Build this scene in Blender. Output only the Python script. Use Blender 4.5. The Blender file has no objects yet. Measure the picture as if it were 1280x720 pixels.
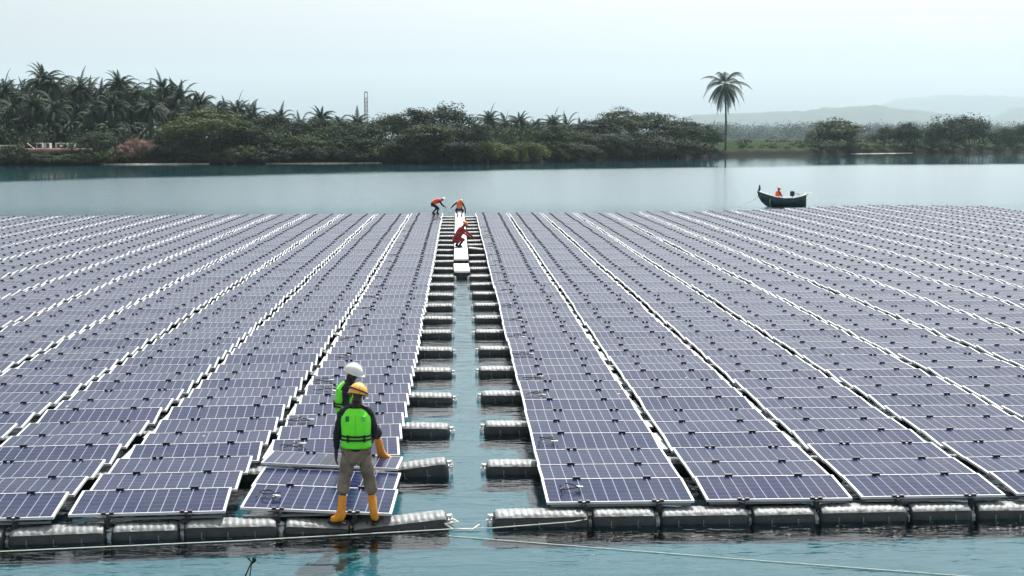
import bpy, math, random
from mathutils import Vector, Matrix, Euler, noise
random.seed(7)
R = math.radians
sc = bpy.context.scene
COL = sc.collection

# ------------------------------------------------------------------ camera numbers
F = 1830.0; H = 5.14
PITCH = math.atan(187/F)
YAW = math.atan(69/(F/math.cos(PITCH)))
cam_eul = Euler((R(90)-PITCH, 0, -YAW), 'XYZ')
CM = cam_eul.to_matrix()
CAMP = Vector((0, 0, H))
def ray(px, py):
    return (CM @ Vector(((px-640)/F, -(py-360)/F, -1))).normalized()
def at(px, py, z=0.0):
    d = ray(px, py); t = (z-H)/d.z
    return CAMP + d*t
def proj(p):
    v = CM.transposed() @ (Vector(p)-CAMP)
    if v.z > -0.5: return None
    return (640+F*v.x/-v.z, 360-F*v.y/-v.z, -v.z)

# ------------------------------------------------------------------ helpers
class MB:
    def __init__(s): s.v=[]; s.f=[]; s.m=[]; s.uv={}
    def face(s, idx, m=0): s.f.append(idx); s.m.append(m)
    def box(s, c, d, m=0, mat=None):
        x,y,z=[q/2 for q in d]; b=len(s.v)
        for sx in(-1,1):
            for sy in(-1,1):
                for sz in(-1,1):
                    p=Vector((c[0]+sx*x,c[1]+sy*y,c[2]+sz*z))
                    s.v.append(mat@p if mat else p)
        for q in((0,1,3,2),(4,6,7,5),(0,4,5,1),(2,3,7,6),(0,2,6,4),(1,5,7,3)):
            s.face([b+i for i in q],m)
        return s
    def quad(s, pts, m=0):
        b=len(s.v); s.v+= [Vector(p) for p in pts]; s.face(list(range(b,b+len(pts))),m)
    def tube(s, pts, rad, n=6, m=0, cap=True):
        pts=[Vector(p) for p in pts]
        if not hasattr(rad,'__len__'): rad=[rad]*len(pts)
        b=len(s.v); last=Vector((0.13,0.2,1))
        for i,p in enumerate(pts):
            t=(pts[min(i+1,len(pts)-1)]-pts[max(i-1,0)])
            if t.length<1e-9: t=Vector((0,0,1))
            t.normalize()
            a=t.cross(last if abs(t.dot(last.normalized()))<.97 else Vector((1,0,0))).normalized(); c=t.cross(a)
            for k in range(n):
                w=2*math.pi*k/n
                s.v.append(p+(a*math.cos(w)+c*math.sin(w))*rad[i])
        for i in range(len(pts)-1):
            for k in range(n):
                k2=(k+1)%n
                s.face([b+i*n+k,b+i*n+k2,b+(i+1)*n+k2,b+(i+1)*n+k],m)
        if cap:
            s.face([b+k for k in range(n)][::-1],m); s.face([b+(len(pts)-1)*n+k for k in range(n)],m)
    def rings(s, rs, m=0, cap=True, closed=True):
        n=len(rs[0]); b=len(s.v)
        for r in rs: s.v+=[Vector(p) for p in r]
        for i in range(len(rs)-1):
            for k in range(n if closed else n-1):
                k2=(k+1)%n
                s.face([b+i*n+k,b+i*n+k2,b+(i+1)*n+k2,b+(i+1)*n+k],m)
        if cap:
            s.face([b+k for k in range(n)][::-1],m); s.face([b+(len(rs)-1)*n+k for k in range(n)],m)
    def mesh(s, name, mats, smooth=False):
        me=bpy.data.meshes.new(name); me.from_pydata([tuple(p) for p in s.v],[],s.f)
        for mm in (mats if isinstance(mats,(list,tuple)) else [mats]): me.materials.append(mm)
        if len(me.materials)>1: me.polygons.foreach_set('material_index', s.m)
        if smooth: me.polygons.foreach_set('use_smooth',[True]*len(me.polygons))
        me.update(); return me
    def build(s, name, mats, parent=None, smooth=False):
        return obj(name, s.mesh(name, mats, smooth), parent)
def obj(name, me, parent=None, loc=None, rot=None):
    o=bpy.data.objects.new(name, me); COL.objects.link(o)
    if parent: o.parent=parent
    if loc: o.location=loc
    if rot: o.rotation_euler=rot
    return o
def thing(name, label, cat, loc=(0,0,0), rot=(0,0,0), group=None):
    o=bpy.data.objects.new(name,None); COL.objects.link(o)
    o.location=loc; o.rotation_euler=rot; o.empty_display_size=.2
    return tag(o,label,cat,group)
def tag(o,label,cat,group=None):
    n=len(label.split()); assert 4<=n<=16,(n,label)
    o['label']=label; o['category']=cat
    if group: o['group']=group
    return o
def struct(o,kind='structure',label=None,cat=None):
    o['kind']=kind
    if label: o['label']=label
    if cat: o['category']=cat
    return o
ONES='zeroth first second third fourth fifth sixth seventh eighth ninth tenth eleventh twelfth thirteenth fourteenth fifteenth sixteenth seventeenth eighteenth nineteenth'.split()
TENS={2:('twentieth','twenty'),3:('thirtieth','thirty'),4:('fortieth','forty'),5:('fiftieth','fifty'),6:('sixtieth','sixty'),7:('seventieth','seventy'),8:('eightieth','eighty'),9:('ninetieth','ninety')}
def nth(n):
    if n<20: return ONES[n]
    t,o=divmod(n,10)
    return TENS[t][0] if o==0 else TENS[t][1]+'-'+ONES[o]

# ------------------------------------------------------------------ materials
def mat(name, col, rough=.6, metal=0., spec=.5, coat=0., var=0., vscale=3., bump=0., bscale=20., col2=None, coord='Object'):
    m=bpy.data.materials.new(name); m.use_nodes=True; nt=m.node_tree; N=nt.nodes; L=nt.links
    p=N['Principled BSDF']
    p.inputs['Roughness'].default_value=rough; p.inputs['Metallic'].default_value=metal
    p.inputs['Specular IOR Level'].default_value=spec; p.inputs['Coat Weight'].default_value=coat
    p.inputs['Base Color'].default_value=(*col,1)
    tc=N.new('ShaderNodeTexCoord')
    if var or col2:
        n=N.new('ShaderNodeTexNoise'); n.inputs['Scale'].default_value=vscale; n.inputs['Detail'].default_value=4
        L.new(tc.outputs[coord],n.inputs['Vector'])
        r=N.new('ShaderNodeValToRGB'); r.color_ramp.elements[0].position=.35; r.color_ramp.elements[1].position=.65
        c2=col2 or tuple(min(1,c*(1+var)) for c in col); c1=col if col2 else tuple(c*(1-var) for c in col)
        r.color_ramp.elements[0].color=(*c1,1); r.color_ramp.elements[1].color=(*c2,1)
        L.new(n.outputs['Fac'],r.inputs['Fac']); L.new(r.outputs['Color'],p.inputs['Base Color'])
    if bump:
        n2=N.new('ShaderNodeTexNoise'); n2.inputs['Scale'].default_value=bscale; n2.inputs['Detail'].default_value=3
        L.new(tc.outputs[coord],n2.inputs['Vector'])
        b=N.new('ShaderNodeBump'); b.inputs['Strength'].default_value=bump; b.inputs['Distance'].default_value=.02
        L.new(n2.outputs['Fac'],b.inputs['Height']); L.new(b.outputs['Normal'],p.inputs['Normal'])
    return m

M={}
M['alu']=mat('frame_aluminium',(.52,.54,.57),.5,.1,var=.06,vscale=2)
M['clamp']=mat('clamp_black',(.015,.016,.02),.5)
M['float']=mat('float_plastic',(.022,.027,.031),.5,spec=.45,var=.35,vscale=4,bump=.25,bscale=30)
M['lit_top']=mat('float_lit_top',(.18,.20,.21),.55,var=.30,vscale=5,bump=.3,bscale=26)  # paler than the body: sun glare on the float tops put into the colour
M['lug']=mat('lug_plastic',(.62,.64,.66),.55,var=.1)
M['hook']=mat('hook_plastic',(.14,.15,.16),.5)
M['walk']=mat('walkway_white',(.66,.67,.69),.6,var=.12,vscale=3)
M['rail']=mat('rail_metal',(.16,.17,.18),.5,.6)
M['rope']=mat('rope_white',(.72,.72,.66),.8,bump=.6,bscale=200)
M['skin']=mat('skin',(.06,.033,.022),.55)
M['eye']=mat('eye_dark',(.02,.015,.01),.2)
M['navy']=mat('shirt_navy',(.010,.014,.020),.85,var=.4,vscale=8,bump=.6,bscale=12)
M['khaki']=mat('trousers_khaki',(.19,.15,.115),.85,var=.35,vscale=7,bump=1.,bscale=9)
M['dark_tr']=mat('trousers_dark',(.012,.016,.026),.85,var=.3)
M['green']=mat('vest_green',(.16,.92,.03),.55,var=.12,vscale=4,bump=.35,bscale=9)
M['black']=mat('strap_black',(.008,.008,.009),.6)
M['boot']=mat('boot_yellow',(.70,.27,.015),.4,spec=.5,var=.2,vscale=9,bump=.2,bscale=14)
M['helm_y']=mat('helmet_yellow',(.75,.38,.06),.35,var=.1)
M['helm_w']=mat('helmet_white',(.78,.78,.76),.35)
M['helm_o']=mat('helmet_orange',(.72,.20,.03),.4)
M['orange']=mat('vest_orange',(.75,.09,.03),.7,var=.2,vscale=8)
M['pink']=mat('vest_salmon',(.85,.22,.12),.7,var=.2,vscale=8)
M['maroon']=mat('jacket_maroon',(.26,.025,.025),.8,var=.3,vscale=8)
M['glove']=mat('glove_grey',(.25,.25,.25),.8)
M['hull']=mat('boat_paint',(.016,.045,.058),.5,var=.5,vscale=2.5,bump=.2,bscale=9)
M['hull_in']=mat('boat_inside',(.35,.38,.38),.7,var=.2)
M['gun']=mat('boat_trim',(.75,.76,.74),.5)
M['bark']=mat('bark',(.10,.075,.055),.9,var=.4,vscale=5,bump=.6,bscale=12)
M['palmtrunk']=mat('palm_trunk',(.06,.05,.042),.9,var=.4,vscale=6,bump=.8,bscale=9)
M['mast']=mat('mast_steel',(.42,.44,.46),.5,.3)
M['white']=mat('white_paint',(.78,.78,.76),.6,var=.08)
M['dirt']=mat('dirt_red',(.20,.125,.10),.95,var=.35,vscale=.5,bump=.5,bscale=3)
M['sand']=mat('sand_pale',(.42,.40,.34),.95,var=.25,vscale=1.5)
M['cable']=mat('cable_black',(.012,.012,.014),.5)

def leafmat(name,c1,c2,scale=.35,trans=.25):
    m=bpy.data.materials.new(name); m.use_nodes=True; nt=m.node_tree; N=nt.nodes; L=nt.links
    p=N['Principled BSDF']; p.inputs['Roughness'].default_value=.7; p.inputs['Specular IOR Level'].default_value=.12
    tc=N.new('ShaderNodeTexCoord'); oi=N.new('ShaderNodeObjectInfo')
    add=N.new('ShaderNodeVectorMath'); add.operation='ADD'; sc_=N.new('ShaderNodeVectorMath'); sc_.operation='SCALE'; sc_.inputs['Scale'].default_value=50
    cmb=N.new('ShaderNodeCombineXYZ'); L.new(oi.outputs['Random'],cmb.inputs[0]); L.new(oi.outputs['Random'],cmb.inputs[1])
    L.new(cmb.outputs[0],sc_.inputs[0]); L.new(tc.outputs['Object'],add.inputs[0]); L.new(sc_.outputs[0],add.inputs[1])
    n=N.new('ShaderNodeTexNoise'); n.inputs['Scale'].default_value=scale; n.inputs['Detail'].default_value=5; L.new(add.outputs[0],n.inputs['Vector'])
    ma=N.new('ShaderNodeMath'); ma.operation='MULTIPLY_ADD'; ma.inputs[1].default_value=.3; L.new(oi.outputs['Random'],ma.inputs[0])
    m2=N.new('ShaderNodeMath'); m2.operation='SUBTRACT'; m2.inputs[1].default_value=.15; L.new(n.outputs['Fac'],m2.inputs[0]); L.new(m2.outputs[0],ma.inputs[2])
    r=N.new('ShaderNodeValToRGB'); r.color_ramp.elements[0].position=.32; r.color_ramp.elements[1].position=.68
    r.color_ramp.elements[0].color=(*c1,1); r.color_ramp.elements[1].color=(*c2,1)
    L.new(ma.outputs[0],r.inputs['Fac']); L.new(r.outputs['Color'],p.inputs['Base Color'])
    t=N.new('ShaderNodeBsdfTranslucent'); L.new(r.outputs['Color'],t.inputs['Color'])
    mx=N.new('ShaderNodeMixShader'); mx.inputs['Fac'].default_value=trans
    L.new(p.outputs[0],mx.inputs[1]); L.new(t.outputs[0],mx.inputs[2]); L.new(mx.outputs[0],N['Material Output'].inputs['Surface'])
    return m
M['leaf_dark']=leafmat('leaves_dark',(.009,.020,.015),(.040,.068,.036))
M['leaf_mid']=leafmat('leaves_mid',(.013,.026,.016),(.058,.084,.040))
M['leaf_lite']=leafmat('leaves_light',(.045,.07,.025),(.09,.115,.04))
M['leaf_palm']=leafmat('leaves_palm',(.008,.028,.018),(.030,.066,.036),.25,.10)
M['leaf_dry']=leafmat('leaves_dry',(.13,.085,.07),(.23,.16,.13))
M['leaf_wood']=leafmat('leaves_woodland',(.020,.042,.030),(.038,.064,.040),.02,.1)

def m_glass():
    m=bpy.data.materials.new('solar_cells'); m.use_nodes=True; nt=m.node_tree; N=nt.nodes; L=nt.links
    p=N['Principled BSDF']
    uv=N.new('ShaderNodeUVMap'); uv.uv_map='cells'; sp=N.new('ShaderNodeSeparateXYZ'); L.new(uv.outputs[0],sp.inputs[0])
    def line(sock,half):   # 1 inside a thin line at each integer
        f=N.new('ShaderNodeMath'); f.operation='FRACT'; L.new(sock,f.inputs[0])
        a=N.new('ShaderNodeMath'); a.operation='SUBTRACT'; a.inputs[1].default_value=.5; L.new(f.outputs[0],a.inputs[0])
        b=N.new('ShaderNodeMath'); b.operation='ABSOLUTE'; L.new(a.outputs[0],b.inputs[0])
        g=N.new('ShaderNodeMath'); g.operation='GREATER_THAN'; g.inputs[1].default_value=.5-half; L.new(b.outputs[0],g.inputs[0])
        return g.outputs[0]
    v=line(sp.outputs[0],.040); h=line(sp.outputs[1],.038)
    def scaled(sock,k):
        q=N.new('ShaderNodeMath'); q.operation='MULTIPLY'; q.inputs[1].default_value=k; L.new(sock,q.inputs[0]); return q.outputs[0]
    bus=line(scaled(sp.outputs[1],3.),.05)
    tc=N.new('ShaderNodeNewGeometry')
    # per-cell tone of polycrystalline silicon
    fl=N.new('ShaderNodeVectorMath'); fl.operation='FLOOR'; L.new(uv.outputs[0],fl.inputs[0])
    ps=N.new('ShaderNodeVectorMath'); ps.operation='SCALE'; ps.inputs['Scale'].default_value=.45; L.new(tc.outputs['Position'],ps.inputs[0])
    nz=N.new('ShaderNodeTexNoise'); nz.inputs['Scale'].default_value=1.; nz.inputs['Detail'].default_value=2; L.new(ps.outputs[0],nz.inputs['Vector'])
    wn=N.new('ShaderNodeTexWhiteNoise'); wn.noise_dimensions='3D'
    ad=N.new('ShaderNodeVectorMath'); ad.operation='ADD'; L.new(fl.outputs[0],ad.inputs[0])
    f2=N.new('ShaderNodeVectorMath'); f2.operation='FLOOR'; L.new(tc.outputs['Position'],f2.inputs[0]); L.new(f2.outputs[0],ad.inputs[1]); L.new(ad.outputs[0],wn.inputs['Vector'])
    mixf=N.new('ShaderNodeMath'); mixf.operation='MULTIPLY_ADD'; mixf.inputs[1].default_value=.35; L.new(wn.outputs[0],mixf.inputs[0]); 
    sb=N.new('ShaderNodeMath'); sb.operation='SUBTRACT'; sb.inputs[1].default_value=.17; L.new(nz.outputs['Fac'],sb.inputs[0]); L.new(sb.outputs[0],mixf.inputs[2])
    rp=N.new('ShaderNodeValToRGB'); rp.color_ramp.elements[0].position=.3; rp.color_ramp.elements[1].position=.7
    rp.color_ramp.elements[0].color=(.003,.011,.042,1); rp.color_ramp.elements[1].color=(.009,.013,.048,1); L.new(mixf.outputs[0],rp.inputs['Fac'])
    def mix(c,fac,col):
        x=N.new('ShaderNodeMix'); x.data_type='RGBA'; L.new(fac,x.inputs['Factor']); L.new(c,x.inputs['A']); x.inputs['B'].default_value=(*col,1); return x.outputs['Result']
    c=mix(rp.outputs['Color'],scaled(bus,.10),(.08,.095,.17))
    c=mix(c,scaled(h,.4),(.10,.12,.20)); c=mix(c,v,(.17,.19,.27))
    du=N.new('ShaderNodeTexNoise'); du.inputs['Scale'].default_value=1.7; du.inputs['Detail'].default_value=6; L.new(tc.outputs['Position'],du.inputs['Vector'])
    dr=N.new('ShaderNodeMapRange'); L.new(du.outputs['Fac'],dr.inputs['Value']); dr.inputs['From Min'].default_value=.45; dr.inputs['From Max'].default_value=.75; dr.inputs['To Max'].default_value=.07
    c=mix(c,dr.outputs[0],(.22,.21,.19))
    vo=N.new('ShaderNodeTexVoronoi'); vo.inputs['Scale'].default_value=1.1; L.new(tc.outputs['Position'],vo.inputs['Vector'])
    lt=N.new('ShaderNodeMath'); lt.operation='LESS_THAN'; lt.inputs[1].default_value=.028; L.new(vo.outputs['Distance'],lt.inputs[0]); c=mix(c,lt.outputs[0],(.55,.55,.52))
    rr_=N.new('ShaderNodeMapRange'); L.new(du.outputs['Fac'],rr_.inputs['Value']); rr_.inputs['To Min'].default_value=.08; rr_.inputs['To Max'].default_value=.26; L.new(rr_.outputs[0],p.inputs['Roughness'])
    L.new(c,p.inputs['Base Color']); p.inputs['IOR'].default_value=1.16; p.inputs['Specular Tint'].default_value=(.72,.84,1,1)
    p.inputs['Specular IOR Level'].default_value=.5
    return m
M['glass']=m_glass()

# ------------------------------------------------------------------ solar array
PW,PD=1.96,.992
def panel_frame(mb,m=0,T=None):
    w,t,h=PW/2,.018,.034
    for c,d in (((0,t/2,h/2),(PW,t,h)),((0,PD-t/2,h/2),(PW,t,h)),((-w+.016,PD/2,h/2),(.032,PD-2*t,h)),((w-.016,PD/2,h/2),(.032,PD-2*t,h))):
        mb.box(c,d,m,T)
def panel_glass(mb,m,T,uvs):
    x,y0,y1,z=PW/2-.031,.017,PD-.017,.029
    pts=[Vector(q) for q in((-x,y0,z),(x,y0,z),(x,y1,z),(-x,y1,z))]
    if T: pts=[T@q for q in pts]
    mb.quad(pts,m); uvs[len(mb.f)-1]=[(0.06,.06),(11.94,.06),(11.94,5.94),(.06,5.94)]
def set_uv(me,uvs):
    l=me.uv_layers.new(name='cells')
    for fi,q in uvs.items():
        for k,li in enumerate(me.polygons[fi].loop_indices): l.data[li].uv=q[k]
mb=MB(); panel_frame(mb); FR_ME=mb.mesh('frame',M['alu'])
mb=MB(); u_={}; panel_glass(mb,0,None,u_); mb.quad([(-.94,.04,.004),(-.94,.95,.004),(.94,.95,.004),(.94,.04,.004)],1); GL_ME=mb.mesh('glass',[M['glass'],M['rail']]); set_uv(GL_ME,u_)
mb=MB().box((0,0,.046),(.105,.046,.034)); CL_ME=mb.mesh('clamp',M['clamp'])
mb=MB().box((-.05,0,.044),(.055,.05,.034)).box((.05,0,.044),(.055,.05,.034)).box((0,0,.024),(.05,.02,.02)); CE_ME=mb.mesh('clamp',M['clamp'])

PITCHX=2.11; BLK=3.06
def yfront(x):   # front line of the array
    return 18.82+.03*(x-1.17) if x>0 else 18.72+.105*(x+.85)
cols=[]  # (side, n, xcentre)
for n in range(17): cols.append(('right',n+1,1.17+PW/2+n*PITCHX))
for n in range(15): cols.append(('left',n+1,-.86-PW/2-n*PITCHX))
extra=[0,0,0,0,0,1,1,2,3,4,6,7,8,9,9,8,7]
TI=[(.352,.078),(.388,.030),(.384,.038)]
rng=random.Random(3)
panels=[]
for side,n,xc in cols:
    rows=72+(extra[n-1] if side=='right' else 0)
    for r in range(rows):
        b,k=divmod(r,3)
        if k==0:
            bz=rng.uniform(-.018,.018); byaw=rng.uniform(-.006,.006); bx=rng.uniform(-.018,.018); brol=rng.uniform(-.007,.007)
        m_=.03 if side=='right' else .105
        yaw=m_*(.6)+byaw
        z0,dz=TI[k]; z0+=bz; dz+=rng.uniform(-.015,.015)
        roll=brol; x=xc+bx
        y=yfront(xc)+b*BLK+k*1.012+.015
        if side=='left' and n==1 and b==0:
            yaw=-.045; roll=.040; z0-=.035; x=xc+.0
            if k==2: dz=-.045; z0=z0+.10; roll=.045
            y+=-.02
        tilt=math.asin(dz/PD)
        T=Matrix.Translation((x,y,z0))@Euler((tilt,roll,yaw),'XYZ').to_matrix().to_4x4()
        pr=[proj(T@Vector(q)) for q in((-.98,0,0),(.98,0,0),(.98,PD,0),(-.98,PD,0))]
        if not any(0<=q[0]<=1280 and 0<=q[1]<=720 for q in pr): continue
        vis=max(0,min(1280,max(q[0] for q in pr))-max(0,min(q[0] for q in pr)))
        area=vis*(max(q[1] for q in pr)-min(q[1] for q in pr))
        panels.append((area,side,n,r,k,T,tilt,roll,yaw,x,y,z0))
panels.sort(key=lambda q:-q[0])
NEAR=panels[:296]; FARP=panels[296:]
TOPZ={}
def add_panel(side,n,r,k,T,tilt,roll,yaw,x,y,z0):
    g='solar panels standing on the floats'
    lab=f'blue framed solar panel in the {nth(r+1)} row from the front, {nth(n)} column {side} of channel'
    if side=='left' and n==1 and r==2: lab='pale tilted solar panel reflecting the sky, right behind the legs of the nearest worker'
    if side=='left' and n==1 and r==0: lab='dark blue sagging solar panel directly behind the yellow boots of the nearest worker'
    t=thing('solar_panel',lab,'solar panel',(x,y,z0),(tilt,roll,yaw),g)
    obj('frame',FR_ME,t); obj('glass',GL_ME,t)
    for fx in(-.49,.49):
        if k==0: obj('clamp',CE_ME,t,(fx,-.004,-.004))
        obj('clamp',CL_ME if k<2 else CE_ME,t,(fx+(.09 if k==2 else 0),PD+.004,-.004))
for p in NEAR: add_panel(*p[1:])
mb=MB(); u_={}
for p in FARP:
    T=p[5]; k=p[4]
    panel_frame(mb,0,T); panel_glass(mb,1,T,u_)
    for fx in(-.49,.49):
        mb.box((fx,PD+.002,.044),(.11,.05,.036),2,T)
me=mb.mesh('distant_solar_panels',[M['alu'],M['glass'],M['clamp']]); set_uv(me,u_)
struct(obj('distant_solar_panels',me),'stuff','rows of small pale blue solar panels filling the far part of the array','solar panels')

# ------------------------------------------------------------------ floats
def float_mesh(L,seed=0):
    W=.44; zc,hz=.085,.185; kw=-.205  # kw: underside deepened to block sun spots showing below the float
    def prof_(w,s,off):
        c,sn=math.cos(w),math.sin(w)
        y=math.copysign(abs(c)**.72,c)*(W/2+off)*s
        z=zc+math.copysign(abs(sn)**.80,sn)*(hz+off)*(s if sn>0 else 1) if sn>=0 else zc+sn*(zc-kw)
        return y,z
    def end(x):
        e=min(x+L/2,L/2-x); return 1 if e>.10 else .60+.40*math.sqrt(max(0,1-((.10-e)/.10)**2))
    n=max(8,int(L/.03)); b=MB(); rs=[]
    for i in range(n+1):
        x=-L/2+L*i/n; s=end(x)*(1+.012*noise.noise((x*5,seed,0))); rs.append([(x,*prof_(2*math.pi*a/28,s,.003*(1 if i%2 else -1)+.006*noise.noise((x*9,a*.8,seed)))) for a in range(28)])
    b.rings(rs); body=b.mesh('body',M['float'],True)
    t=MB(); n=int(L/.0125); rs=[]  # ribbed upper shell that carries the painted sunlit tone
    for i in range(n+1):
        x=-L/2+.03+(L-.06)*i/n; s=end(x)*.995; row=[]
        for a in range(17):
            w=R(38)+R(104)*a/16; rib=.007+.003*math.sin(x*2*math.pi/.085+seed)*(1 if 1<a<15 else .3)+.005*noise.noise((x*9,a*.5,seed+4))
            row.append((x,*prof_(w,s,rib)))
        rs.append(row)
    t.rings(rs,0,False,False); return body,t.mesh('lit_top',M['lit_top'],True)
FLOATS={L:[float_mesh(L,sd*3.3) for sd in range(4)] for L in(1.26,1.19,.85)}
def lug_mesh(s):
    b=MB(); b.box((s*.03,0,.13),(.10,.16,.022)); b.box((s*.04,-.09,.10),(.03,.03,.09)); b.tube([(s*.045,0,.05),(s*.045,0,.22)],.022,8); b.box((s*.02,0,.205),(.05,.10,.018)); b.box((s*.055,-.05,.155),(.05,.03,.03))
    return b.mesh('lug',M['lug'])
LUG={s:lug_mesh(s) for s in(-1,1)}
b=MB(); b.box((0,-.222,.115),(.013,.016,.085)); b.box((.022,-.222,.076),(.048,.018,.012)); HOOK=b.mesh('hook',M['hook'])
LINK=MB().box((0,.95,.322),(.125,1.25,.03)).box((0,2.35,.322),(.125,.5,.03)).mesh('link_beam',mat('beam_grey',(.36,.38,.40),.6,var=.3))
def add_float(L,x,y,z,rot,label,group,full=2,name='pontoon_float'):
    t=thing(name,label,'float',(x,y,z),rot,group)
    body,tr=FLOATS[L][int(abs(x*7+y*3))%4]; obj('body',body,t); obj('lit_top',tr,t)
    if full==0: obj('link_beam',LINK,t)
    if full>=1:
        for s in(-1,1): obj('lug',LUG[s],t,(s*L/2,0,0))
    if full>=2:
        hs=(-.36,-.03,.31) if L>1 else (-.18,.17)
        for h in hs: obj('hook',HOOK,t,(h,0,0))
    return t
rf=random.Random(5)
# front row
GF='ribbed floats along the front edge of the array'
for side in('left','right'):
    sg=1 if side=='right' else -1
    x0=.45 if side=='right' else -.12
    x=x0; i=0
    while abs(x)<8.4:
        L=1.26 if i==0 else (.85 if i%2 else 1.19)
        xc=x+sg*L/2
        y=yfront(xc)+.03+rf.uniform(-.012,.012); z=rf.uniform(-.012,.008); ry=rf.uniform(-.012,.012); rz=math.atan(.03 if side=='right' else .09)+rf.uniform(-.01,.01)
        lab=f"{'long' if L>1 else 'short'} grey ribbed front-edge float, {nth(i+1)} from the channel on its {side} side"
        if side=='left' and i==0: z-=.045; ry=-.085; lab='long grey ribbed front float under the right boot of the nearest worker'
        if side=='left' and i==1: z-=.055; ry=.075; lab='short sunken grey ribbed front float under the left boot of the nearest worker'
        add_float(L,xc,y,z,(0,ry,rz),lab,GF)
        x+=sg*(L+.035+ (.02 if i%2 else .0)); i+=1
NFRONT=i
# floats poking into the channel
cnt=0
for side in('left','right'):
    for bnum in range(1,25):
        L=1.26
        xc=(-.12-L/2) if side=='left' else (.45+L/2)
        xc+=rf.uniform(-.03,.03)
        y=yfront(xc)+bnum*BLK-.03; rot=(0,rf.uniform(-.02,.02),rf.uniform(-.03,.03)); z=rf.uniform(-.015,.01)
        lab=f'ribbed float jutting into the {side} side of the channel, {nth(bnum)} behind the front row'
        if side=='left' and bnum==1: rot=(0,-.12,.02); z=.0; lab='raised ribbed float end on the channel left side, beside the kicking yellow boot'; 
        if side=='right' and bnum==15: rot=(0,.10,-.16); z=.03; lab='skewed ribbed float being pulled by the crouching maroon worker in the channel'
        add_float(L,xc,y,z,rot,lab,'float ends jutting into the channel',2 if bnum<7 else 1); cnt+=1
# floats seen in the gaps between columns
gaps=[]
for side in('left','right'):
    for g in range(1,16):
        xg=(1.17+PW+(PITCHX-PW)/2+(g-1)*PITCHX) if side=='right' else (-.86-PW-(PITCHX-PW)/2-(g-1)*PITCHX)
        for bnum in range(1,24+(extra[g]//3 if side=='right' else 0)):
            y=yfront(xg)+bnum*BLK-.03
            q=proj((xg,y,.3))
            if q and -10<q[0]<1290 and q[1]<716: gaps.append((q[2],side,g,bnum,xg,y))
gaps.sort(); 
for d,side,g,bnum,xg,y in gaps[:225]:
    add_float(1.19,xg,y,rf.uniform(-.015,.01),(0,0,0),f'ribbed float glimpsed in the {nth(g)} gap {side} of the channel, {nth(bnum)} row back','floats under the gaps between columns',0)
mb=MB()
for d,side,g,bnum,xg,y in gaps[225:]:
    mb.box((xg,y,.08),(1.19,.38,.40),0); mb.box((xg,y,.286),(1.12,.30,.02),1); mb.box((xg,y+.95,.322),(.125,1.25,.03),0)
struct(mb.build('distant_floats',[M['float'],M['lit_top']]),'stuff','small grey floats glimpsed in the far gaps of the array','floats')

# mounting frames under the front blocks
for side,n,xc in cols:
    q=proj((xc,yfront(xc),.3))
    if not(-80<q[0]<1360): continue
    t=thing('mounting_frame',f'dark metal mounting frame under the front panels of the {nth(n)} column {side} of channel','mounting frame',(xc,yfront(xc),0),(0,0,.02 if side=='right' else .08),'mounting frames under the front panels')
    zz=-.03 if (side,n)==('left',1) else 0
    MB().box((0,.03,.325+zz),(1.86,.035,.03)).build('crossbar',M['rail'],t)
    for s in(-.5,.5):
        MB().box((s,1.55,.328+zz),(.045,3.0,.035)).build('rail',M['rail'],t)
        b=MB(); b.box((s,.0,.30+zz),(.07,.05,.075)); b.tube([(s,-.03,.20+zz),(s,-.03,.345+zz)],.014,6); b.box((s,-.03,.25+zz),(.09,.04,.02)); b.build('bracket',M['clamp'],t)

# walkway floats down the far channel
def walkway(y0,y1,lab,zz=0):
    w=.60; t=thing('walkway_float',lab,'walkway float',(.16,(y0+y1)/2,zz),(0,0,rf.uniform(-.01,.01)),'white walkway floats in the far channel')
    L=y1-y0; b=MB()
    def rr(z,s): return [(x*s*w/2,y*s*L/2,z) for x,y in((-1,-.97),(-.9,-1),(.9,-1),(1,-.97),(1,.97),(.9,1),(-.9,1),(-1,.97))]
    b.rings([rr(-.12,.94),rr(-.05,1),rr(.30,1),rr(.325,.975)]); b.build('body',M['float'],t)
    d=MB(); k=max(2,int(L/.16))
    for i in range(k): d.box((0,-L/2+.04+(L-.08)*(i+.5)/k,.338),(w*.94,(L-.08)/k*.9,.026))
    d.build('deck',M['walk'],t)
    for s in(-1,1):
        MB().box((s*.27,-L/2-.03,.17),(.05,.08,.03)).build('lug',M['lug'],t)
    return t
walkway(52.9,56.2,'detached white walkway float nearest the camera in the channel')
y=58.2; i=1
while y<92.5:
    walkway(y,y+3.0,f'white walkway float, {nth(i)} of the joined strip counted from its near end'); y+=3.05; i+=1

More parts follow.
